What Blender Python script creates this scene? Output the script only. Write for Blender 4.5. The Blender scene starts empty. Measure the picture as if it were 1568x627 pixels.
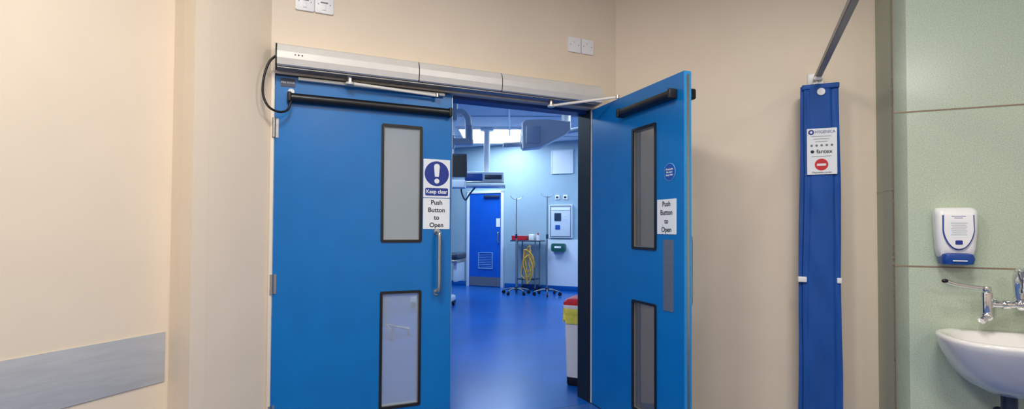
import bpy, bmesh, math, random
from mathutils import Vector, Matrix
random.seed(4)
S = bpy.context.scene
COL = S.collection
try:
    S.view_settings.view_transform = 'Standard'
    S.view_settings.look = 'None'
except Exception as ex:
    print(ex)

# ------------------------------------------------------------------ materials
def srgb(r, g, b):
    f = lambda c: (c/255/12.92) if c/255 <= .04045 else ((c/255+.055)/1.055)**2.4
    return (f(r), f(g), f(b), 1)

def mat(name, col, rough=.5, metal=0, noise=0, nscale=40, bump=0, emit=None, estr=0, coat=0, alpha=1, spec=.5, speck=None, stretch=None, bdist=.002):
    m = bpy.data.materials.new(name); m.use_nodes = True
    nt = m.node_tree; b = nt.nodes['Principled BSDF']
    b.inputs['Base Color'].default_value = col
    b.inputs['Roughness'].default_value = rough
    b.inputs['Metallic'].default_value = metal
    b.inputs['Specular IOR Level'].default_value = spec
    b.inputs['Coat Weight'].default_value = coat
    b.inputs['Alpha'].default_value = alpha
    tc = nt.nodes.new('ShaderNodeTexCoord')
    if noise or bump:
        n = nt.nodes.new('ShaderNodeTexNoise'); n.inputs['Scale'].default_value = nscale
        n.inputs['Detail'].default_value = 4
        if stretch:
            mp = nt.nodes.new('ShaderNodeMapping'); mp.inputs['Scale'].default_value = stretch
            nt.links.new(tc.outputs['Object'], mp.inputs['Vector']); nt.links.new(mp.outputs['Vector'], n.inputs['Vector'])
        else:
            nt.links.new(tc.outputs['Object'], n.inputs['Vector'])
        if noise:
            r = nt.nodes.new('ShaderNodeValToRGB')
            lo = [max(0, c*(1-noise)) for c in col[:3]]+[1]; hi = [min(1, c*(1+noise)) for c in col[:3]]+[1]
            if speck: lo = speck
            r.color_ramp.elements[0].position = .35; r.color_ramp.elements[0].color = lo
            r.color_ramp.elements[1].position = .62; r.color_ramp.elements[1].color = hi
            nt.links.new(n.outputs['Fac'], r.inputs['Fac'])
            nt.links.new(r.outputs['Color'], b.inputs['Base Color'])
        if bump:
            bp = nt.nodes.new('ShaderNodeBump'); bp.inputs['Strength'].default_value = bump
            bp.inputs['Distance'].default_value = bdist
            nt.links.new(n.outputs['Fac'], bp.inputs['Height'])
            nt.links.new(bp.outputs['Normal'], b.inputs['Normal'])
    if emit:
        b.inputs['Emission Color'].default_value = emit
        b.inputs['Emission Strength'].default_value = estr
    return m

M = {}
M['cream'] = mat('cream_paint', srgb(233, 217, 194), .5, noise=.015, nscale=3, bump=.15)
M['cream2'] = mat('cream_frame_paint', srgb(228, 218, 202), .4, noise=.01, nscale=8)
M['ceil'] = mat('ceiling_white', srgb(240, 238, 233), .8, noise=.02, nscale=30)
M['prepfloor'] = mat('prep_floor_vinyl', srgb(40, 90, 155), .35, noise=.06, nscale=20)
M['door'] = mat('blue_door_laminate', srgb(0, 112, 186), .28, noise=.04, nscale=5, bump=.04, spec=.5)
M['dooredge'] = mat('blue_door_lit_edge', srgb(40, 140, 205), .4, noise=.03, nscale=20)  # paler door blue: light catching the leaf edge, put into the colour
M['darkblue'] = mat('dark_blue_frame', srgb(8, 60, 125), .45, noise=.05, nscale=10)
M['black'] = mat('black_rubber', srgb(14, 14, 16), .5, noise=.1, nscale=60)
M['blackpl'] = mat('black_plastic', srgb(13, 12, 15), .38, noise=.1, nscale=20)
M['alu'] = mat('satin_aluminium', srgb(216, 213, 206), .42, .15, noise=.02, nscale=14)
M['alu2'] = mat('aluminium_lower', srgb(150, 148, 144), .4, .5, noise=.03, nscale=14)
M['steel'] = mat('brushed_steel', srgb(190, 190, 188), .28, 1, noise=.04, nscale=80)
M['steelmatt'] = mat('steel_push_plate', srgb(122, 128, 138), .45, .5, noise=.06, nscale=90)
M['chrome'] = mat('chrome', srgb(225, 226, 230), .06, 1, noise=.01, nscale=20)
M['white'] = mat('white_plastic', srgb(236, 236, 236), .35, noise=.01, nscale=10)
M['ceramic'] = mat('white_ceramic', srgb(240, 237, 234), .1, noise=.01, nscale=6, coat=.5)
M['signw'] = mat('sign_white', srgb(234, 238, 240), .5, noise=.01, nscale=10)
M['signb'] = mat('sign_blue', srgb(18, 48, 140), .4, noise=.02, nscale=10)
M['signlb'] = mat('sign_mid_blue', srgb(20, 78, 165), .4, noise=.02, nscale=10)
M['signpale'] = mat('sign_pale_blue', srgb(120, 175, 220), .4, noise=.02, nscale=10)
M['ink'] = mat('black_ink', srgb(16, 16, 18), .6, noise=.02)
M['greyink'] = mat('grey_ink', srgb(120, 122, 128), .6, noise=.02)
M['red'] = mat('sign_red', srgb(205, 30, 40), .45, noise=.02)
M['band'] = mat('grey_wall_protection', srgb(182, 184, 186), .45, noise=.05, nscale=60, bump=.3, stretch=(.1, 1, 1))
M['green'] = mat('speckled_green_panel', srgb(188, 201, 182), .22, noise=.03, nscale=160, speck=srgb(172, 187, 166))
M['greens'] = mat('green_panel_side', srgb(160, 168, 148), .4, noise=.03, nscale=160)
M['joint'] = mat('panel_joint_brown', srgb(140, 120, 100), .6, noise=.05)
M['curtain'] = mat('blue_curtain_fabric', srgb(4, 76, 158), .65, noise=.07, nscale=9, bump=.8, stretch=(1, 1, .35), bdist=.014)
M['tblue'] = mat('dark_blue_plastic', srgb(25, 70, 150), .3, noise=.03)
M['tfloor'] = mat('theatre_blue_vinyl', srgb(3, 84, 165), .28, noise=.12, nscale=1.3, spec=.45)
M['twall'] = mat('theatre_wall_paint', srgb(150, 178, 194), .5, noise=.03, nscale=2)
M['tclad'] = mat('theatre_cladding', srgb(216, 226, 238), .4, noise=.02, nscale=3)
M['tceil'] = mat('theatre_ceiling', srgb(232, 238, 242), .7, noise=.03, nscale=2)
M['tdoor'] = mat('theatre_door_blue', srgb(5, 88, 195), .4, noise=.03, nscale=4)
M['medgrey'] = mat('medical_grey_plastic', srgb(205, 216, 228), .35, noise=.02, nscale=6)
M['meddark'] = mat('medical_dark', srgb(38, 52, 78), .35, noise=.05, nscale=6)
M['yellow'] = mat('yellow_hose', srgb(228, 180, 72), .45, noise=.04)
M['bag'] = mat('yellow_bag', srgb(225, 215, 90), .35, noise=.12, nscale=14, bump=1)
M['teal'] = mat('teal_plastic', srgb(20, 90, 80), .4, noise=.04)
M['lightp'] = mat('light_diffuser', srgb(255, 255, 255), .5, noise=.01, emit=(1, .95, .88, 1), estr=3)
M['tlightp'] = mat('theatre_light_diffuser', srgb(255, 255, 255), .5, noise=.01, emit=(.97, .98, 1, 1), estr=6)

def glassmat(name, col, rough, alpha, grad=None):
    return mat(name, col, rough, 0, noise=.03, nscale=1.2, alpha=alpha, spec=.8)
M['gl_frost'] = glassmat('blind_glass', srgb(172, 181, 184), .05, .70)
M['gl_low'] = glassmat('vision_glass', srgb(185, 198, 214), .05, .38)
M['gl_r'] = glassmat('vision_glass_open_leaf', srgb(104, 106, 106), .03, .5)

# ------------------------------------------------------------------ geometry helpers
def empty(name, o, d=(1, 0), parent=None):
    e = bpy.data.objects.new(name, None); COL.objects.link(e)
    e.empty_display_size = .1
    e.location = (o[0], o[1], o[2] if len(o) > 2 else 0)
    e.rotation_euler = (0, 0, math.atan2(d[1], d[0]))
    if parent: e.parent = parent
    return e

def finish(name, bm, m, parent=None, smooth=False, loc=None, rotz=None):
    me = bpy.data.meshes.new(name)
    bmesh.ops.recalc_face_normals(bm, faces=bm.faces)
    bm.to_mesh(me); bm.free()
    if isinstance(m, (list, tuple)):
        for x in m: me.materials.append(x)
    else: me.materials.append(m)
    ob = bpy.data.objects.new(name, me); COL.objects.link(ob)
    if parent: ob.parent = parent
    if loc: ob.location = loc
    if rotz is not None: ob.rotation_euler = (0, 0, rotz)
    if smooth:
        for p in me.polygons: p.use_smooth = True
        if smooth == 'auto':
            md = ob.modifiers.new('es', 'EDGE_SPLIT'); md.split_angle = math.radians(38)
    return ob

def bmbox(bm, x, y, z):
    r = bmesh.ops.create_cube(bm, size=1)
    for v in r['verts']:
        v.co = Vector((x[0]+(v.co.x+.5)*(x[1]-x[0]), y[0]+(v.co.y+.5)*(y[1]-y[0]), z[0]+(v.co.z+.5)*(z[1]-z[0])))
    return r['verts']

def box(name, parent, x, y, z, m, bev=0, seg=3):
    bm = bmesh.new(); bmbox(bm, x, y, z)
    if bev: bmesh.ops.bevel(bm, geom=bm.edges[:], offset=bev, segments=seg, affect='EDGES', profile=.5)
    return finish(name, bm, m, parent, smooth='auto' if bev else False)

def cyl(name, parent, p0, p1, r, m, seg=24, r2=None, bev=0):
    bm = bmesh.new(); p0 = Vector(p0); p1 = Vector(p1); d = p1-p0
    q = Vector((0, 0, 1)).rotation_difference(d.normalized()).to_matrix().to_4x4()
    bmesh.ops.create_cone(bm, cap_ends=True, segments=seg, radius1=r, radius2=r if r2 is None else r2, depth=d.length,
                          matrix=Matrix.Translation((p0+p1)/2) @ q)
    if bev:
        es = [e for e in bm.edges if len(e.link_faces) == 2 and any(len(f.verts) > 4 for f in e.link_faces)]
        bmesh.ops.bevel(bm, geom=es, offset=bev, segments=3, affect='EDGES', profile=.5)
    return finish(name, bm, m, parent, smooth='auto')

def sph(name, parent, c, r, m, sc=(1, 1, 1)):
    bm = bmesh.new(); bmesh.ops.create_uvsphere(bm, u_segments=24, v_segments=14, radius=r)
    for v in bm.verts: v.co = Vector((c[0]+v.co.x*sc[0], c[1]+v.co.y*sc[1], c[2]+v.co.z*sc[2]))
    return finish(name, bm, m, parent, smooth=True)

def rr(x0, x1, z0, z1, r, n=6):
    pts = []
    for cx, cz, a in ((x1-r, z1-r, 0), (x0+r, z1-r, 90), (x0+r, z0+r, 180), (x1-r, z0+r, 270)):
        for i in range(n+1):
            t = math.radians(a+90*i/n); pts.append((cx+r*math.cos(t), cz+r*math.sin(t)))
    return pts

def prism(name, parent, pts, y0, y1, m, bev=0, smooth='auto'):
    bm = bmesh.new()
    a = [bm.verts.new((p[0], y0, p[1])) for p in pts]; b = [bm.verts.new((p[0], y1, p[1])) for p in pts]
    bm.faces.new(a); bm.faces.new(b[::-1]); n = len(pts)
    for i in range(n): bm.faces.new((a[i], a[(i+1) % n], b[(i+1) % n], b[i]))
    if bev:
        es = [e for e in bm.edges if abs(e.verts[0].co.y-y0) < 1e-6 and abs(e.verts[1].co.y-y0) < 1e-6]
        bmesh.ops.bevel(bm, geom=es, offset=bev, segments=3, affect='EDGES', profile=.5)
    return finish(name, bm, m, parent, smooth=smooth)

def rprism(name, parent, x0, x1, z0, z1, r, y0, y1, m, bev=0):
    return prism(name, parent, rr(x0, x1, z0, z1, r), y0, y1, m, bev)

def ring(name, parent, x0, x1, z0, z1, t, r, y0, y1, m):
    o = rr(x0, x1, z0, z1, r); i_ = rr(x0+t, x1-t, z0+t, z1-t, max(.003, r-t*.5)); n = len(o)
    bm = bmesh.new()
    V = [[bm.verts.new((p[0], y, p[1])) for p in L] for L, y in ((o, y1), (o, y0), (i_, y0), (i_, y1))]
    for k in range(4):
        A, B = V[k], V[(k+1) % 4]
        for j in range(n): bm.faces.new((A[j], A[(j+1) % n], B[(j+1) % n], B[j]))
    return finish(name, bm, m, parent, smooth='auto')

def extr_x(name, parent, prof, x0, x1, m):
    bm = bmesh.new()
    a = [bm.verts.new((x0, p[0], p[1])) for p in prof]; b = [bm.verts.new((x1, p[0], p[1])) for p in prof]
    bm.faces.new(a); bm.faces.new(b[::-1]); n = len(prof)
    for i in range(n): bm.faces.new((a[i], a[(i+1) % n], b[(i+1) % n], b[i]))
    return finish(name, bm, m, parent)

def loft(name, parent, loops, m, caps=(True, True), smooth='auto', close=True):
    bm = bmesh.new(); V = [[bm.verts.new(p) for p in L] for L in loops]; n = len(loops[0])
    for A, B in zip(V, V[1:]):
        for j in range(n if close else n-1): bm.faces.new((A[j], A[(j+1) % n], B[(j+1) % n], B[j]))
    if caps[0]: bm.faces.new(V[0][::-1])
    if caps[1]: bm.faces.new(V[-1])
    return finish(name, bm, m, parent, smooth=smooth)

def catmull(P, n=8):
    P = [Vector(p) for p in P]; Q = [P[0]*2-P[1]]+P+[P[-1]*2-P[-2]]; out = []
    for i in range(1, len(Q)-2):
        a, b, c, d = Q[i-1:i+3]
        for k in range(n):
            t = k/n
            out.append(.5*((2*b)+(c-a)*t+(2*a-5*b+4*c-d)*t*t+(3*b-a-3*c+d)*t**3))
    out.append(P[-1]); return out

def tube(name, parent, P, r, m, n=8, seg=14, smoothpath=True, flat=1):
    P = catmull(P, n) if smoothpath else [Vector(p) for p in P]
    bm = bmesh.new(); loops = []; up = None
    for i, p in enumerate(P):
        t = (P[min(i+1, len(P)-1)]-P[max(i-1, 0)]).normalized()
        if up is None:
            up = Vector((0, 0, 1)) if abs(t.z) < .9 else Vector((0, 1, 0))
        u = (up-t*up.dot(t)).normalized(); w = t.cross(u); up = u
        loops.append([bm.verts.new(p+(u*math.cos(2*math.pi*k/seg)+w*math.sin(2*math.pi*k/seg)*flat)*r) for k in range(seg)])
    for A, B in zip(loops, loops[1:]):
        for k in range(seg): bm.faces.new((A[k], A[(k+1) % seg], B[(k+1) % seg], B[k]))
    bm.faces.new(loops[0][::-1]); bm.faces.new(loops[-1])
    return finish(name, bm, m, parent, smooth='auto')

def text(name, parent, s, x, y, z, size, m, align='CENTER', bold=0, sx=1):
    c = bpy.data.curves.new(name, 'FONT'); c.body = s; c.size = size; c.align_x = align; c.align_y = 'CENTER'
    c.extrude = .0002; c.offset = bold
    o = bpy.data.objects.new(name+'_src', c); COL.objects.link(o)
    bpy.context.view_layer.update()
    me = bpy.data.meshes.new_from_object(o.evaluated_get(bpy.context.evaluated_depsgraph_get()))
    bpy.data.objects.remove(o); me.materials.clear(); me.materials.append(m)
    for v in me.vertices: v.co.x *= sx
    ob = bpy.data.objects.new(name, me); COL.objects.link(ob)
    ob.parent = parent; ob.location = (x, y, z); ob.rotation_euler = (math.pi/2, 0, 0)
    return ob

def disc(name, parent, x, z, r, y0, y1, m, n=40):
    return prism(name, parent, [(x+r*math.cos(2*math.pi*i/n), z+r*math.sin(2*math.pi*i/n)) for i in range(n)], y0, y1, m)

def slab(name, parent, xs, zs, holes, y0, y1, m, loc=None, rotz=None):
    """solid slab on a grid of breaks with rectangular holes (cell index set)"""
    bm = bmesh.new(); nx, nz = len(xs)-1, len(zs)-1
    sol = lambda i, j: 0 <= i < nx and 0 <= j < nz and (i, j) not in holes
    def q(*p): bm.faces.new([bm.verts.new(v) for v in p])
    for i in range(nx):
        for j in range(nz):
            if not sol(i, j): continue
            a, b, c, d = xs[i], xs[i+1], zs[j], zs[j+1]
            q((a, y0, c), (b, y0, c), (b, y0, d), (a, y0, d)); q((a, y1, d), (b, y1, d), (b, y1, c), (a, y1, c))
            if not sol(i-1, j): q((a, y0, c), (a, y0, d), (a, y1, d), (a, y1, c))
            if not sol(i+1, j): q((b, y0, c), (b, y1, c), (b, y1, d), (b, y0, d))
            if not sol(i, j-1): q((a, y0, c), (a, y1, c), (b, y1, c), (b, y0, c))
            if not sol(i, j+1): q((a, y0, d), (b, y0, d), (b, y1, d), (a, y1, d))
    bmesh.ops.remove_doubles(bm, verts=bm.verts[:], dist=1e-5)
    return finish(name, bm, m, parent, loc=loc, rotz=rotz)

# ------------------------------------------------------------------ plan of the rooms
D = Vector((.9133, .4073)).normalized()     # door wall direction
E = Vector((.9205, -.3907)).normalized()    # right wall / far wall direction
Mm = Vector((-.3907, -.9205)).normalized()  # out from right wall into the prep room
O = Vector((-1.341, 2.967))                 # hinge side corner of double doors
C = O+D*2.308
PE = O+Mm*.479                              # pier outer corner
P0 = PE-E*.149
G0 = C+E*1.622
G = G0+Mm*.399
R1 = G+E*2.2
L2 = P0+Mm*5
R2 = R1+Mm*6.78
HC = 3.15
HD = 2.108      # leaf top
HO = 2.119      # opening height

def wall(name, a, b, m, h=HC, t=.1, z0=0):
    d = (b-a); L = d.length
    return slab(name, None, [0, L], [z0, h], set(), 0, t, m, loc=(a.x, a.y, 0), rotz=math.atan2(d.y, d.x))

wall('wall_left', L2, P0, M['cream'])
wall('wall_pier', P0, PE, M['cream'], t=.08)
wall('wall_return', PE, O-D*.022, M['cream'], t=.08)
slab('wall_front', None, [-1.9, 0, 2.093, 2.308], [0, HO, HC], {(1, 0)}, 0, .15, M['cream'],
     loc=(O.x, O.y, 0), rotz=math.atan2(D.y, D.x))
wall('wall_right', C, C+E*4.2, M['cream'])
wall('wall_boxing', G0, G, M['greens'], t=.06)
wall('wall_panelled', G, R1, M['green'], t=.06)
wall('wall_side', R1, R2, M['cream'])
wall('wall_back', R2, L2, M['cream'])

def poly(name, pts, z, m, thick=.05, up=True):
    bm = bmesh.new(); a = [bm.verts.new((p[0], p[1], z)) for p in pts]
    b = [bm.verts.new((p[0], p[1], z-thick if up else z+thick)) for p in pts]
    bm.faces.new(a); bm.faces.new(b[::-1]); n = len(pts)
    for i in range(n): bm.faces.new((a[i], a[(i+1) % n], b[(i+1) % n], b[i]))
    return finish(name, bm, m)
prep = [L2, P0, PE, O, C, C+E*4.2, R1+(R1-R2).normalized()*.4, R2]
poly('floor', prep, 0, M['prepfloor'])
poly('ceiling', prep, HC, M['ceil'], up=False)

# theatre shell
B0 = Vector((-.965, 11.5)); TL = B0-E*3; TR = B0+E*4.2
OD = O+D*-1.85
CR = C+E*4.0
wall('wall_theatre_far', TL, TR, M['twall'], h=3.05)
wall('wall_theatre_left', OD, TL, M['twall'], h=3.05)
wall('wall_theatre_right', TR, CR, M['twall'], h=3.05)
nD = Vector((-D.y, D.x))
th = [OD, O, C, CR, TR, TL]
poly('floor_theatre', th, .001, M['tfloor'])
poly('ceiling_theatre', [p for p in [OD+nD*.15, C+nD*.15+E*.05, CR-Mm*.1, TR, TL]], 3.02, M['tceil'], up=False)
slab('wall_theatre_near', None, [-1.85, 0, 2.093, 2.3], [0, HO, 3.02], {(1, 0)}, .151, .165, M['twall'],
     loc=(O.x, O.y, 0), rotz=math.atan2(D.y, D.x))
# ceiling tile grid and air ducting
cg = empty('trim_ceiling_grid', (0, 0))
for k in range(6): box('rail_x_%d' % k, cg, (-2.2, 2.6), (5.6+k*.9-.015, 5.6+k*.9+.015), (3.005, 3.019), M['medgrey'])
for k in range(5): box('rail_y_%d' % k, cg, (-1.95+k*.95-.015, -1.95+k*.95+.015), (5.0, 10.0), (3.006, 3.0185), M['medgrey'])

# door frame trim
t1 = empty('door_frame', O, D)
box('jamb_hinge_closed', t1, (-.02, -.001), (-.012, .15), (0, HO+.01), M['cream2'], .003)
box('jamb_hinge_open', t1, (2.083, 2.093), (.0, .165), (0, HO-.005), M['black'])
box('frame_face_open', t1, (2.095, 2.118), (-.01, .0), (0, HO+.01), M['cream2'], .003)
box('head_lining', t1, (0, 2.083), (.05, .165), (HO-.022, HO-.001), M['darkblue'])
box('head_face', t1, (-.02, 2.118), (-.008, 0), (HO, HO+.012), M['cream2'])

dl = (P0-L2).normalized()
tr = empty('trim_wall_protection', L2, dl)
LL = (P0-L2).length
rprism('board', tr, .1, LL-.02, .505, .742, .004, -.006, 0, M['band'], .002)

gp = empty('trim_panel_joints', G, E)
for i, z in enumerate((1.055, 1.898, .22)): box('joint_%d' % i, gp, (0, 2.2), (-.0015, .001), (z-.004, z+.004), M['joint'])
box('joint_v', gp, (1.2, 1.208), (-.0015, .001), (0, HC), M['joint'])
gs = empty('trim_side_joint', G0, Mm)
box('joint_s', gs, (0, .399), (-.0015, .001), (1.478, 1.486), M['greens'])
box('edge', gs, (.393, .400), (-.003, .001), (0, HC), M['joint'])

# ------------------------------------------------------------------ doors
def leaf(name, o, d, W, wins, flip=False):
    e = empty(name, o, d)
    xs = [0.003, wins[0]+.010, wins[1]-.010, W]
    zs = [.008, wins[2]+.010, wins[3]-.010, wins[4]+.010, wins[5]-.010, HD]
    slab('leaf_panel', e, xs, zs, {(1, 1), (1, 3)}, 0, .045, [M['door']])
    return e
d1 = leaf('door_1', O, D, 1.043, (.596, .85, .15, .862, 1.16, 1.886))
def window(e, k, x0, x1, z0, z1, g):
    ring('glazing_bead_%s' % k, e, x0, x1, z0, z1, .015, .012, -.007, .052, M['black'])
    ring('inner_gasket_%s' % k, e, x0+.015, x1-.015, z0+.015, z1-.015, .004, .006, .002, .043, M['alu2'])
    box('glass_%s' % k, e, (x0+.016, x1-.016), (.008, .014), (z0+.016, z1-.016), g)
window(d1, 'upper', .596, .85, 1.16, 1.886, M['gl_frost'])
window(d1, 'lower', .596, .85, .15, .862, M['gl_low'])
box('edge_strip', d1, (1.043, 1.046), (0, .045), (.008, HD), M['steel'])
def pull(e, x, z0, z1, y, m=M['steel'], nm='pull_handle'):
    s = -1 if y < 0 else 1
    b = 0 if y < 0 else .045
    tube(nm, e, [(x, b, z0), (x, b+s*.03, z0), (x, y-s*.012, z0+.006), (x, y, z0+.03), (x, y, (z0+z1)/2), (x, y, z1-.03), (x, y-s*.012, z1-.006), (x, b+s*.03, z1), (x, b, z1)], .0125, m, n=6)
    for k, z in enumerate((z0, z1)): cyl(nm+'_rose_%d' % k, e, (x, b, z), (x, b+s*.006, z), .02, m)
pull(d1, .947, .845, 1.225, -.065)
def bar(e, x0, x1, z):
    prof = [(0, z-.024), (-.020, z-.026)]+[(-.026-.026*math.sin(a), z-.026*math.cos(a)) for a in [math.radians(k) for k in range(10, 171, 16)]]+[(-.020, z+.026), (0, z+.024)]
    extr_x('sensor_bar', e, prof, x0+.02, x1-.02, M['blackpl'])
    for k, (a, b) in enumerate(((x0, x0+.022), (x1-.022, x1))):
        box('sensor_cap_%d' % k, e, (a, b), (-.056, 0), (z-.029, z+.029), M['black'], .008)
bar(d1, .064, 1.03, 1.985)
box('slide_track', d1, (.12, .985), (-.03, -.0), (2.088, 2.106), M['alu'], .003)
box('sticker', d1, (.03, .105), (-.003, 0), (2.05, 2.097), M['meddark'])
text('sticker_text', d1, 'FIRE DOOR', .068, -.004, 2.073, .014, M['signw'])
disc('round_sticker', d1, .085, 2.024, .017, -.003, 0, M['signw'])
for k, z in enumerate((1.81, .93, .2)):
    cyl('hinge_knuckle_%d' % k, d1, (-.002, -.012, z-.055), (-.002, -.012, z+.055), .010, M['steel'])
    box('hinge_leaf_%d' % k, d1, (.0, .022), (-.003, .0), (z-.055, z+.055), M['steel'])
sg = empty('keep_clear_sign', O, D)
def push_sign(e, x0, x1, z0, z1):
    rprism('plate_push', e, x0, x1, z0, z1, .003, -.003, 0, M['signw'])
    h = (z1-z0)
    for k, w in enumerate(('Push', 'Button', 'to', 'Open')):
        text('word_%d' % k, e, w, (x0+x1)/2, -.0035, z1-h*(.14+.245*k), .040, M['ink'], bold=.0008)
x0, x1 = .857, 1.030
rprism('plate', sg, x0, x1, 1.442, 1.685, .003, -.003, 0, M['signw'])
cx = (x0+x1)/2
disc('disc', sg, cx, 1.594, .079, -.0036, -.003, M['signb'], 64)
prism('exclaim', sg, [(cx-.019, 1.64), (cx-.013, 1.575), (cx+.013, 1.575), (cx+.019, 1.64), (cx+.014, 1.653), (cx, 1.658), (cx-.014, 1.653)], -.0042, -.003, M['signw'])
disc('exclaim_dot', sg, cx, 1.547, .016, -.0042, -.003, M['signw'])
rprism('label_bar', sg, x0+.012, x1-.012, 1.454, 1.503, .008, -.0036, -.003, M['signb'])
text('label', sg, 'Keep clear', cx, -.0042, 1.479, .034, M['signw'], bold=.0006, sx=.93)
ps = empty('push_button_sign', O, D)
push_sign(ps, x0, x1, 1.243, 1.437)

# open leaf
H2 = Vector((.570, 3.815)); g = Vector((.342, -.940)).normalized()
d2 = leaf('door_2', H2, g, 1.035, (.536, .789, .135, .812, 1.125, 1.875))
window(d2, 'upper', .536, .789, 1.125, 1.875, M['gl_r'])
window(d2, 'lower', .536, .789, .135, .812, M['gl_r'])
box('lit_leaf_edge', d2, (1.035, 1.041), (0, .045), (.008, HD), M['dooredge'])  # leaf end face, its lit look painted in
box('edge_seal', d2, (1.041, 1.043), (.014, .030), (.03, 2.09), M['steel'])
bar(d2, .43, .985, 1.995)
box('sensor_bar_rear', d2, (.43, 1.02), (.045, .10), (1.965, 2.025), M['blackpl'], .012)
rprism('push_plate', d2, .855, .945, .79, 1.19, .004, -.003, 0, M['steelmatt'])
pull(d2, .95, .82, 1.215, .11)
box('hinge_edge_strip', d2, (.0, .012), (-.004, 0), (.008, HD), M['alu'])
ps2 = empty('push_button_sign', H2, g)
push_sign(ps2, .80, .972, 1.221, 1.419)
rs = empty('fire_door_sign', H2, g)
disc('disc_edge', rs, .915, 1.57, .050, -.003, 0, M['signpale'], 48)
disc('disc', rs, .915, 1.57, .0475, -.0034, 0, M['signlb'], 48)
for k, w in enumerate(('Automatic', 'fire door', 'keep clear')):
    text('t%d' % k, rs, w, .915, -.0038, 1.586-.016*k, .0155, M['signw'], bold=.0003)

# ------------------------------------------------------------------ door operator
op = empty('door_operator', O, D)
prof = [(-.008, 2.138), (-.108, 2.138), (-.118, 2.144), (-.126, 2.178), (-.126, 2.214), (-.112, 2.252), (-.095, 2.263), (-.008, 2.263)]
for i, (a, b) in enumerate(((.008, .792), (.798, 1.338), (1.344, 2.112))): extr_x('cover_%d' % i, op, prof, a, b, M['alu'])
extr_x('joint_core', op, [(p[0]*.97, p[1]-.001) for p in prof], .05, 2.08, M['black'])
extr_x('end_cap', op, prof, 0, .009, M['black'])
extr_x('lower_trim', op, [(-.10, 2.1385), (-.10, 2.130), (-.02, 2.130), (-.02, 2.1385)], .01, 2.10, M['alu2'])
for k in range(3): disc('indicator_%d' % k, op, .1+.018*k, 2.20, .004, -.1275, -.126, M['ink' if k else 'greyink'], 16)
def arm(i, px, P):
    cyl('pivot_%d' % i, op, (px, -.06, 2.135), (px, -.06, 2.095), .018, M['steel'])
    cyl('pivot_nut_%d' % i, op, (px, -.06, 2.098), (px, -.06, 2.085), .024, M['alu'])
    a = Vector((px, -.06, 2.095)); b = Vector(P)
    tube('arm_%d' % i, op, [a, a.lerp(b, .5), b], .009, M['alu'], n=2, flat=.5)
    cyl('slider_%d' % i, op, b+Vector((0, 0, -.010)), b+Vector((0, 0, .012)), .012, M['steel'])
arm(0, .399, (.93, -.045, 2.082))
lp = H2+g*.36
lv = Matrix.Rotation(-math.atan2(D.y, D.x), 4, 'Z') @ Vector((lp.x-O.x, lp.y-O.y, 2.106))
arm(1, 1.73, (lv.x, lv.y, 2.122))
tube('flex_cable', op, [(.01, -.09, 2.20), (-.03, -.10, 2.15), (-.055, -.11, 2.06), (-.058, -.11, 1.97), (-.03, -.11, 1.905), (.02, -.09, 1.885), (.065, -.06, 1.905), (.085, -.04, 1.965)], .0065, M['black'])

# ------------------------------------------------------------------ sockets above
def plate(name, x, w, z0, z1, kind):
    e = empty(name, O, D)
    rprism('plate', e, x, x+w, z0, z1, .006, -.012, 0, M['white'], .003)
    for sx in (.18, .82):
        disc('screw_%d' % int(sx*100), e, x+w*sx, (z0+z1)/2-.0, .0035, -.0128, -.012, M['steelmatt'], 14)
    if kind == 'switch':
        rprism('rocker', e, x+w*.4, x+w*.6, z0+.018, z0+.05, .003, -.017, -.012, M['white'], .002)
        box('label', e, (x+w*.3, x+w*.7), (-.0128, -.012), (z0+.058, z0+.066), M['greyink'])
    else:
        disc('led', e, x+w*.45, (z0+z1)/2+.02, .003, -.0128, -.012, M['red'], 12)
plate('light_switch', .100, .102, 2.500, 2.603, 'switch'); plate('light_switch', .205, .102, 2.500, 2.603, 'switch')
plate('blank_socket_plate', 1.895, .102, 2.512, 2.617, 'b'); plate('blank_socket_plate', 2.003, .102, 2.512, 2.617, 'b')

# ------------------------------------------------------------------ curtain on the right wall
cq = C+E*1.298+Mm*.13
cu = empty('folded_curtain', cq, E)
def csec(z):
    t = (2.145-z)/2.045; w = .103+.015*t; pts = []; n = 40
    for i in range(n+1):
        a = -1+2*i/n
        y = -.050+.004*math.sin(z*3.1+a*2)+.010*a*a+.0025*math.sin(z*17+a*4)
        y += .007*math.exp(-((a-.70-.05*math.sin(z*2))/.07)**2)
        y += .006*math.exp(-((a+.62+.04*math.sin(z*3))/.09)**2)
        if a < -.80: y += .016
        pts.append((a*w+.003*math.sin(z*5.3)-.012*t, y, z))
    for i in range(n+1):
        a = 1-2*i/n
        pts.append((a*w*.96+.003*math.sin(z*4.1)-.012*t, .04+.006*math.cos(a*12), z))
    return pts
loft('fabric', cu, [csec(.10+2.045*k/80) for k in range(81)], M['curtain'], smooth='auto')
box('hem_top', cu, (-.098, .103), (-.050, .036), (2.12, 2.152), M['curtain'], .006)
rprism('label_card', cu, -.075, .085, 1.590, 1.873, .004, -.060, -.050, M['signw'])
disc('logo', cu, -.052, 1.850, .016, -.061, -.06, M['signb']); disc('logo_in', cu, -.052, 1.850, .007, -.0615, -.061, M['signw'])
text('brand', cu, 'HYGENICA', .022, -.061, 1.850, .025, M['signb'], sx=.88)
for k in range(3): box('line_%d' % k, cu, (-.05+.01*k, .055-.01*k), (-.061, -.06), (1.8225-.016*k, 1.825-.016*k), M['greyink'])
for k in range(5): disc('icon_%d' % k, cu, -.05+.027*k, 1.768, .007, -.061, -.06, M['greyink'], 18)
text('brand2', cu, 'fantex', .018, -.061, 1.73, .034, M['ink'], bold=.0004); disc('brand2_dot', cu, -.046, 1.73, .01, -.061, -.06, M['ink'], 18)
box('line_5', cu, (-.05, .055), (-.061, -.06), (1.700, 1.7025), M['greyink'])
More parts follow.
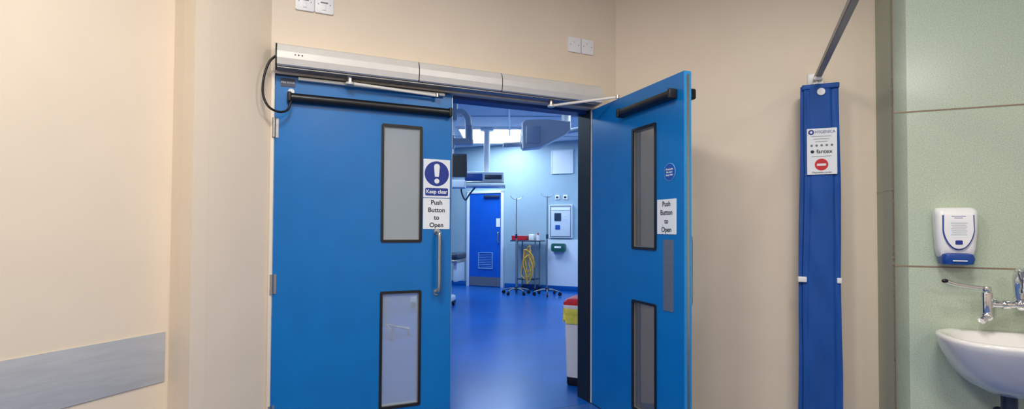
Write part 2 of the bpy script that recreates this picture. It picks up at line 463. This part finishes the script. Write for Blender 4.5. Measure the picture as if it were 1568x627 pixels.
disc('no_entry', cu, .002, 1.650, .036, -.061, -.06, M['red'], 48)
box('no_entry_bar', cu, (-.022, .026), (-.0618, -.061), (1.643, 1.656), M['signw'])
text('tag', cu, 'Disposable curtain', .004, -.061, 1.602, .014, M['ink'])
disc('popper', cu, .004, 2.10, .022, -.058, -.04, M['white'])
for k, (a, b) in enumerate(((-.128, -.080), (.080, .106))):
    box('tie_%d' % k, cu, (a, b), (-.056, -.02), (.927, .96), M['white'], .004)
cr = empty('curtain_rail', cq, E)
def railbox(n, x0, x1, y0, y1, z0, z1, m):
    bm = bmesh.new(); bmbox(bm, (x0, x1), (y0, y1), (z0, z1))
    for q in bm.verts: q.co.x += (q.co.y-.13)*.016
    bmesh.ops.bevel(bm, geom=bm.edges[:], offset=.004, segments=2, affect='EDGES')
    return finish(n, bm, m, cr, smooth='auto')
railbox('rail', -.018, .016, -2.3, .13, 2.200, 2.235, M['alu2'])
box('wall_bracket', cr, (-.05, .04), (.115, .13), (2.18, 2.26), M['white'], .004)
railbox('runner', -.03, .02, -.04, .03, 2.18, 2.202, M['white'])
cyl('drop_hook', cr, (-.012, -.01, 2.15), (-.012, -.01, 2.185), .008, M['steel'])
box('gather_clip', cr, (-.035, .022), (-.03, .02), (2.15, 2.168), M['white'], .004)
cyl('ceiling_drop', cr, (-.040, -2.25, 2.23), (-.040, -2.25, HC), .012, M['alu'])

# ------------------------------------------------------------------ soap dispenser
sd = empty('soap_dispenser', G+E*.158, E)
def rsec(hw, d0, z, n=6, r=.03, cx=.09):
    pts = rr(cx-hw, cx+hw, -d0, 0, min(r, d0*.45), n); return [(p[0], p[1], z) for p in pts]
loft('body', sd, [rsec(.064, .075, 1.108), rsec(.073, .085, 1.118), rsec(.081, .092, 1.16), rsec(.087, .098, 1.25), rsec(.089, .098, 1.33), rsec(.088, .092, 1.350), rsec(.082, .080, 1.364), rsec(.070, .06, 1.370)], M['white'])
def ushape(w, z0, z1, n=24):
    pts = [(.09-w, z1), ]
    for i in range(n+1):
        a = math.pi+math.pi*i/n
        pts.append((.09+w*math.cos(a)*(1-.12*abs(math.sin(a))), z0+(z1-z0)*.55+(z1-z0)*.55*math.sin(a)))
    pts.append((.09+w, z1)); return pts
prism('front_shield_edge', sd, ushape(.066, 1.150, 1.330), -.102, -.09, M['tblue'], .003)
prism('front_shield', sd, ushape(.061, 1.155, 1.334), -.105, -.09, M['white'], .003)
for k in range(2): box('top_line_%d' % k, sd, (.06+.012*k, .12-.012*k), (-.1055, -.104), (1.322-.008*k, 1.3245-.008*k), M['tblue'])
rprism('label', sd, .048, .132, 1.215, 1.303, .008, -.1056, -.10, M['signw'])
for k in range(7): box('lbl_%d' % k, sd, (.056+.003*(k % 3), .124-.004*(k % 2)), (-.1062, -.1056), (1.288-.010*k, 1.2895-.010*k), M['greyink'])
rprism('label_logo', sd, .075, .105, 1.178, 1.20, .004, -.1062, -.10, M['signb'])
loft('push_lever', sd, [rsec(.056, .090, 1.073), rsec(.066, .110, 1.078), rsec(.070, .118, 1.105), rsec(.063, .114, 1.128), rsec(.05, .10, 1.134)], M['tblue'])
rprism('lever_mark', sd, .06, .12, 1.093, 1.098, .002, -.119, -.11, M['signw'])

# ------------------------------------------------------------------ tap
tp = empty('wall_mixer_tap', G, E)
ch = M['chrome']
zt = .880
def cy(n, a, b, r, **k): return cyl(n, tp, a, b, r, ch, **k)
for k, x in enumerate((.40, .62)):
    cy('wall_flange_%d' % k, (x, 0, zt), (x, -.01, zt), .033, bev=.004); cy('inlet_%d' % k, (x, -.01, zt), (x, -.075, zt), .014)
cy('mixer_body', (.37, -.08, zt), (.66, -.08, zt), .017)
cy('body_collar_l', (.425, -.08, zt), (.455, -.08, zt), .024, bev=.003)
cy('body_collar_r', (.565, -.08, zt), (.595, -.08, zt), .024, bev=.003)
sph('body_centre', tp, (.50, -.08, zt+.005), .034, ch)
for k, (x, s) in enumerate(((.362, -1), (.665, 1))):
    cy('valve_%d' % k, (x, -.09, zt-.065), (x, -.09, zt+.060), .023, bev=.004)
    cy('valve_cap_%d' % k, (x, -.09, zt+.062), (x, -.09, zt+.088), .019, bev=.004)
    sph('valve_elbow_%d' % k, tp, (x, -.09, zt-.06), .027, ch)
    cy('drain_screw_%d' % k, (x, -.09, zt-.06), (x-.03, -.11, zt-.085), .017)
    tube('elbow_lever_%d' % k, tp, [(x, -.09, zt+.077), (x+s*.06, -.10, zt+.083), (x+s*.13, -.12, zt+.095), (x+s*.175, -.13, zt+.110)], .0095, ch, flat=.55)
    sph('lever_tip_%d' % k, tp, (x+s*.182, -.132, zt+.112), .013, M['blackpl'], (1.1, .6, .8))
tube('spout', tp, [(.495, -.08, zt+.02), (.488, -.082, zt+.08), (.482, -.095, zt+.135), (.476, -.13, zt+.168), (.47, -.175, zt+.160), (.468, -.205, zt+.12), (.467, -.21, zt+.09)], .020, ch)
cy('spout_nozzle', (.467, -.21, zt+.095), (.467, -.212, zt+.07), .024, bev=.003)

# ------------------------------------------------------------------ basin
bs = empty('wash_basin', G, E)
def bl(cx, cy_, a, b, z, n=56, ex=2.5, clamp=-.001):
    pts = []
    for i in range(n):
        t = 2*math.pi*i/n; c, s = math.cos(t), math.sin(t)
        x = cx+a*math.copysign(abs(c)**(2/ex), c); y = cy_+b*math.copysign(abs(s)**(2/ex), s)
        pts.append((x, min(y, clamp), z))
    return pts
cx = .429; z = .730
loops = [bl(cx, -.10, .06, .10, z-.285), bl(cx, -.12, .11, .13, z-.27), bl(cx, -.155, .18, .17, z-.225), bl(cx, -.18, .235, .20, z-.165),
         bl(cx, -.205, .275, .235, z-.09), bl(cx, -.22, .296, .258, z-.04), bl(cx, -.225, .303, .266, z-.015), bl(cx, -.225, .304, .267, z-.004),
         bl(cx, -.225, .298, .261, z+.004), bl(cx, -.225, .285, .248, z+.006),
         bl(cx, -.25, .262, .205, z-.002), bl(cx, -.25, .250, .195, z-.02), bl(cx, -.25, .225, .172, z-.07), bl(cx, -.245, .17, .13, z-.12), bl(cx, -.24, .08, .06, z-.145), bl(cx, -.24, .025, .022, z-.148)]
loft('bowl', bs, loops, M['ceramic'], smooth=True)
cyl('waste', bs, (cx, -.24, z-.149), (cx, -.24, z-.140), .024, ch)
tube('waste_pipe', bs, [(cx, -.13, z-.28), (cx, -.13, z-.36), (cx, -.11, z-.42), (cx, -.05, z-.42), (cx, -.0, z-.40)], .02, M['meddark'])
cyl('trap', bs, (cx, -.13, z-.28), (cx, -.13, z-.36), .032, M['meddark'])

# ------------------------------------------------------------------ THEATRE contents
fd = empty('door_3', B0, E)
slab('leaf', fd, [.0635, .808], [.01, 1.99], set(), -.03, 0, M['tdoor'])
for n, x, zz in (('frame_l', (.0, .06), (0, 2.05)), ('frame_r', (.812, .872), (0, 2.05)), ('frame_h', (.0, .872), (1.995, 2.05))):
    box(n, fd, x, (-.05, 0), zz, M['tclad'], .004)
box('kick_plate', fd, (.075, .80), (-.034, -.03), (.02, .21), M['steelmatt'])
for k in range(9): box('grille_%d' % k, fd, (.30, .61), (-.042, -.03), (.40+.036*k, .408+.036*k), M['signpale'])
ring('grille_frame', fd, .285, .625, .385, .735, .014, .005, -.045, -.03, M['signpale'])
box('closer', fd, (.42, .78), (-.08, -.03), (1.9, 1.95), M['meddark'], .005)
rprism('sign', fd, .70, .79, 1.28, 1.46, .004, -.034, -.03, M['signw'])
tube('door_handle', fd, [(.76, -.03, .95), (.76, -.08, .96), (.76, -.08, 1.15), (.76, -.03, 1.16)], .012, M['steel'])
bb = empty('baseboard_theatre', B0, E)
box('cove', bb, (.9, 4.1), (-.035, 0), (0, .10), M['tfloor'], .004); box('cove_l', bb, (-3, -.03), (-.02, 0), (0, .10), M['tfloor'], .004)
wc = empty('trim_wall_cladding', B0, E)
rprism('cladding', wc, 1.83, 4.1, .1, 1.03, .01, -.03, 0, M['tclad'])
wp = empty('wall_hatch_panel', B0, E)
rprism('panel', wp, 1.928, 2.367, 2.37, 2.83, .01, -.02, 0, M['tclad'], .005); ring('rim', wp, 1.915, 2.38, 2.357, 2.843, .02, .01, -.026, 0, M['medgrey'])
for k, x in enumerate((2.0, 2.17)):
    so = empty('wall_socket', B0, E)
    rprism('plate', so, x, x+.09, 1.84, 1.93, .006, -.015, 0, M['white']); rprism('face', so, x+.02, x+.07, 1.86, 1.90, .006, -.02, -.01, M['meddark'])
cp = empty('theatre_control_panel', B0, E)
rprism('housing', cp, 1.885, 2.37, 1.06, 1.735, .01, -.05, 0, M['medgrey'], .006)
ring('bezel', cp, 1.91, 2.345, 1.085, 1.71, .012, .008, -.056, -.05, M['steelmatt'])
rprism('display', cp, 2.0, 2.14, 1.40, 1.56, .005, -.055, -.05, M['meddark']); rprism('display2', cp, 2.02, 2.12, 1.23, 1.32, .005, -.055, -.05, M['signlb'])
for k in range(4): disc('button_%d' % k, cp, 2.21+.03*(k % 2), 1.5-.05*(k//2), .01, -.058, -.05, M['white'], 14)
box('shelf_strip', cp, (1.93, 2.33), (-.056, -.05), (1.62, 1.66), M['signw'])
gd = empty('glove_dispenser', B0, E)
rprism('box', gd, 1.96, 2.24, .79, .95, .03, -.14, -.031, M['teal'], .01); rprism('slot', gd, 2.03, 2.17, .86, .90, .015, -.145, -.13, M['white'])

def drip(X, Y, H, name='drip_stand', rot=0):
    e = empty(name, (X, Y))
    cyl('pole_lower', e, (0, 0, .1), (0, 0, 1.1), .014, M['steel']); cyl('pole_upper', e, (0, 0, 1.1), (0, 0, H), .010, M['steel'])
    cyl('collar', e, (0, 0, 1.06), (0, 0, 1.14), .022, M['meddark'])
    cyl('hub', e, (0, 0, .08), (0, 0, .14), .035, M['meddark'])
    for k in range(5):
        a = rot+2*math.pi*k/5; x, y = .25*math.cos(a), .25*math.sin(a)
        tube('leg_%d' % k, e, [(0, 0, .11), (x*.5, y*.5, .105), (x, y, .075)], .014, M['steelmatt'])
        cyl('castor_%d' % k, e, (x-.012*math.sin(a), y+.012*math.cos(a), .034), (x+.012*math.sin(a), y-.012*math.cos(a), .034), .034, M['black'])
    for s in (-1, 1):
        tube('hook_%d' % (s+1), e, [(0, 0, H-.02), (s*.06, 0, H-.01), (s*.10, 0, H+.02), (s*.11, 0, H+.05)], .006, M['steel'])
    return e
drip(.085, 10.05, 1.82, rot=.3)
drip(.66, 9.9, 1.86, rot=.9)
TP = (.34, 10.72)
tt = empty('equipment_trolley', TP, E)
box('shelf_top', tt, (-.34, .30), (-.16, .16), (.985, 1.01), M['meddark'], .005)
box('shelf_low', tt, (-.2, .2), (-.14, .14), (.22, .24), M['meddark'], .005)
for k, (x, y) in enumerate(((-.19, -.13), (.19, -.13), (-.19, .13), (.19, .13))):
    cyl('post_%d' % k, tt, (x, y, .06), (x, y, 1.0), .013, M['steelmatt']); cyl('wheel_%d' % k, tt, (x-.012, y, .036), (x+.012, y, .036), .036, M['black'])
tb = empty('red_supply_box', TP, E)
box('box_a', tb, (-.32, -.02), (-.13, .1), (1.012, 1.09), M['red'], .006); box('lid_a', tb, (-.325, -.015), (-.135, .105), (1.08, 1.098), M['red'], .004)
tb2 = empty('supply_bottles', TP, E)
box('carton', tb2, (.04, .14), (-.1, .05), (1.012, 1.13), M['white'], .005); cyl('bottle', tb2, (.22, -.05, 1.012), (.22, -.05, 1.12), .035, M['white']); cyl('bottle_cap', tb2, (.22, -.05, 1.12), (.22, -.05, 1.16), .015, M['red'])
hs = empty('coiled_yellow_hose', TP, E)
for k in range(6):
    P = []
    w = .055+.022*(k % 4); h = .22+.05*((k*2) % 4); cz = .62-.03*k
    for i in range(25):
        a = 2*math.pi*i/24; P.append((.06+.012*(k % 3)+w*math.sin(a)+.028*math.sin(3*a+k*1.7), -.185-.012*k, cz+h*.9*math.cos(a)+.03*math.sin(2*a+k)))
    tube('loop_%d' % k, hs, P, .0105, M['yellow'], n=2, seg=8)
cyl('hose_hook', hs, (.05, -.14, .90), (.05, -.27, .90), .012, M['steel'])

pd = empty('ceiling_equipment_pendant', (-.45, 9.3))
cyl('column', pd, (0, 0, 2.2), (0, 0, 3.015), .055, M['white']); cyl('ceiling_rose', pd, (0, 0, 2.97), (0, 0, 3.015), .12, M['medgrey'])
box('service_head', pd, (-.38, .30), (-.22, .22), (2.06, 2.22), M['medgrey'], .02)
box('shelf', pd, (-.42, .33), (-.28, .24), (1.97, 2.0), M['white'], .008)
box('side_rail', pd, (-.40, .31), (-.30, -.28), (2.02, 2.05), M['steel'], .004)
box('unit_a', pd, (-.36, -.06), (-.235, -.18), (2.07, 2.19), M['signlb'], .006); box('unit_b', pd, (-.02, .27), (-.235, -.18), (2.09, 2.17), M['meddark'], .006)
tube('gas_hose', pd, [(-.2, 0, 1.97), (-.3, .02, 1.85), (-.38, .05, 1.75), (-.45, .05, 1.92), (-.4, 0, 2.08)], .014, M['meddark'])
# surgical lamp arms
sl = empty('surgical_light_arm', (.35, 6.3))
cyl('drop_tube', sl, (.30, .1, 2.5), (.30, .1, 3.0), .055, M['white'])
cyl('rose', sl, (.30, .1, 2.97), (.30, .1, 3.0195), .14, M['white'])
prism('arm_housing', sl, [(-.23, 2.19), (-.02, 2.21), (.27, 2.36), (.34, 2.42), (.34, 2.52), (.06, 2.54), (-.20, 2.54), (-.24, 2.50)], -.09, .09, M['white'], .015, smooth=False)
box('housing_cover', sl, (-.19, -.02), (-.10, -.085), (2.25, 2.46), M['medgrey'], .01)
tube('spring_arm', sl, [(-.2, 0, 2.26), (-.34, -.02, 2.25), (-.46, -.04, 2.24)], .028, M['white'])
cyl('joint', sl, (-.2, 0, 2.2), (-.2, 0, 2.36), .05, M['white'])
tube('spring_arm_b', sl, [(.3, .02, 2.42), (.6, .05, 2.46), (.95, .1, 2.42)], .03, M['medgrey'])
ml = empty('monitor_arm', (-.50, 5.4))
cyl('drop', ml, (-.1, 0, 2.35), (-.1, 0, 3.015), .04, M['medgrey'])
tube('arm', ml, [(-.1, 0, 2.42), (-.02, 0, 2.44), (.04, 0, 2.38), (.05, 0, 2.26)], .036, M['white'])
box('lower_arm', ml, (-.16, .10), (-.045, .045), (2.10, 2.17), M['white'], .02)
cyl('elbow', ml, (.055, 0, 2.12), (.055, 0, 2.30), .04, M['medgrey'])
box('knuckle', ml, (-.17, -.09), (-.05, .05), (2.06, 2.2), M['white'], .02)
mo = empty('medical_monitor', (-.83, 7.6))
box('screen_body', mo, (-.30, .18), (-.03, .03), (1.98, 2.32), M['meddark'], .015); box('screen', mo, (-.28, .16), (-.033, -.03), (2.0, 2.30), M['ink'])
box('lower_unit', mo, (-.28, .16), (-.1, .1), (1.82, 1.94), M['medgrey'], .02)
tube('mount', mo, [(-.05, .03, 2.2), (-.05, .12, 2.35), (-.05, .12, 2.7), (-.05, .12, 3.012)], .025, M['medgrey'])
ot = empty('operating_table', (-1.0, 8.4), (1, -.2))
box('base', ot, (-.55, .05), (-.25, .25), (.07, .17), M['medgrey'], .03); cyl('pedestal', ot, (-.3, 0, .17), (-.3, 0, .72), .12, M['steelmatt'])
box('mattress', ot, (-1.1, .22), (-.27, .27), (.76, .86), M['meddark'], .03); box('frame', ot, (-1.08, .21), (-.25, .25), (.71, .76), M['steel'], .008)
box('side_rail', ot, (-1.0, .2), (-.30, -.28), (.72, .75), M['steel'], .003)
box('leg_drop', ot, (.14, .2), (-.2, .2), (.42, .72), M['medgrey'], .01)
for k, (x, y) in enumerate(((-.5, -.22), (.02, -.22), (-.5, .22), (.02, .22))): cyl('castor_%d' % k, ot, (x-.02, y, .05), (x+.02, y, .05), .05, M['meddark'])
stl = empty('instrument_stool', (-1.45, 6.1))
cyl('seat', stl, (0, 0, .52), (0, 0, .58), .19, M['meddark'], bev=.015); cyl('stem', stl, (0, 0, .12), (0, 0, .52), .025, M['steel'])
for k in range(5):
    a = 2*math.pi*k/5+.2; tube('leg_%d' % k, stl, [(0, 0, .14), (.14*math.cos(a), .14*math.sin(a), .11), (.27*math.cos(a), .27*math.sin(a), .08)], .018, M['steel'])
    cyl('castor_%d' % k, stl, (.27*math.cos(a)-.012, .27*math.sin(a), .035), (.27*math.cos(a)+.012, .27*math.sin(a), .035), .035, M['meddark'])

# clinical waste bin just inside the door
bn = empty('clinical_waste_bin', (.640, 4.325), E)
bn.scale = (.9, .9, .95)
def rb(hx, hy, z, r=.03): return [(p[0], p[1], z) for p in rr(-hx, hx, -hy, hy, r)]
loft('body', bn, [rb(.17, .17, .06), rb(.175, .175, .09), rb(.19, .19, .60), rb(.192, .192, .62)], M['white'])
loft('plinth', bn, [rb(.165, .165, .0), rb(.172, .172, .015), rb(.172, .172, .075)], M['black'])
lo = []
for k in range(9):
    zz = .54+.014*k; L = rr(-.198, .198, -.198, .198, .03, 8)
    lo.append([(p[0]*(1+.018*math.sin(j*1.7+k*.4)), p[1]*(1+.018*math.sin(j*1.7+k*.4)), zz+(.02*math.sin(j*.9) if k < 3 else 0)) for j, p in enumerate(L)])
loft('bag_collar', bn, lo, M['bag'], caps=(False, False))
loft('lid_rim', bn, [rb(.197, .197, .645), rb(.200, .200, .655), rb(.200, .200, .675)], M['white'])
loft('lid', bn, [rb(.198, .198, .676), rb(.196, .196, .70), rb(.175, .175, .722), rb(.12, .12, .73)], M['red'])
box('pedal', bn, (-.05, .05), (-.21, -.16), (.012, .03), M['black'], .005)

# ------------------------------------------------------------------ lights
def lampfix(name, x, y, z, w, h, power, col, m, rot=0):
    e = empty(name, (x, y), (math.cos(rot), math.sin(rot)))
    box('diffuser', e, (-w/2, w/2), (-h/2, h/2), (z-.012, z-.004), m)
    ring2 = bmesh.new()
    for a in ((-w/2-.03, -w/2, -h/2-.03, h/2+.03), (w/2, w/2+.03, -h/2-.03, h/2+.03), (-w/2, w/2, -h/2-.03, -h/2), (-w/2, w/2, h/2, h/2+.03)):
        bmbox(ring2, a[:2], a[2:], (z-.02, z))
    finish('trim', ring2, M['white'], e)
    l = bpy.data.lights.new(name+'_lamp', 'AREA'); l.shape = 'RECTANGLE'; l.size = w; l.size_y = h; l.energy = power; l.color = col
    o = bpy.data.objects.new('lamp', l); COL.objects.link(o); o.parent = e; o.location = (0, 0, z-.03)
W = (1, .95, .885)
ra = math.atan2(E.y, E.x)
lampfix('ceiling_light', -.60, 1.25, HC, .6, .6, 46, W, M['lightp'], ra)
lampfix('ceiling_light', 1.2, 1.35, HC, .6, .6, 40, W, M['lightp'], ra)
lampfix('ceiling_light', -1.0, -1.2, HC, .6, .6, 40, W, M['lightp'], ra)
lampfix('ceiling_light', 1.4, -1.6, HC, .6, .6, 40, W, M['lightp'], ra)
TB = (.53, .76, 1)
lampfix('theatre_ceiling_light', -.40, 10.1, 3.02, 1.1, 1.5, 50, TB, M['tlightp'], 0)
lampfix('theatre_ceiling_light', 1.6, 6.6, 3.02, 1.2, .6, 42, TB, M['tlightp'], 0)  # this and the next two: added lamps, unseen, to light the theatre
lampfix('theatre_ceiling_light', -1.6, 6.2, 3.02, 1.2, .6, 46, TB, M['tlightp'], 0)
lampfix('theatre_ceiling_light', 1.9, 8.9, 3.02, 1.2, .4, 34, TB, M['tlightp'], 0)

w = bpy.data.worlds.new('World'); S.world = w; w.use_nodes = True
w.node_tree.nodes['Background'].inputs[0].default_value = (.8, .9, 1, 1); w.node_tree.nodes['Background'].inputs[1].default_value = .1

# ------------------------------------------------------------------ camera
cam = bpy.data.cameras.new('camera'); co = bpy.data.objects.new('camera', cam); COL.objects.link(co)
cam.sensor_width = 36; cam.sensor_fit = 'HORIZONTAL'; cam.lens = 36*810/1568
p = math.radians(1.3)
cam.shift_y = (350-810*math.tan(p)-313.5)/1568
mx = Matrix.Rotation(math.pi/2+p, 4, 'X') @ Matrix.Rotation(math.radians(.3), 4, 'Z')
mx.translation = (0, 0, 1.25)
co.matrix_world = mx
cam.clip_start = .05
S.camera = co
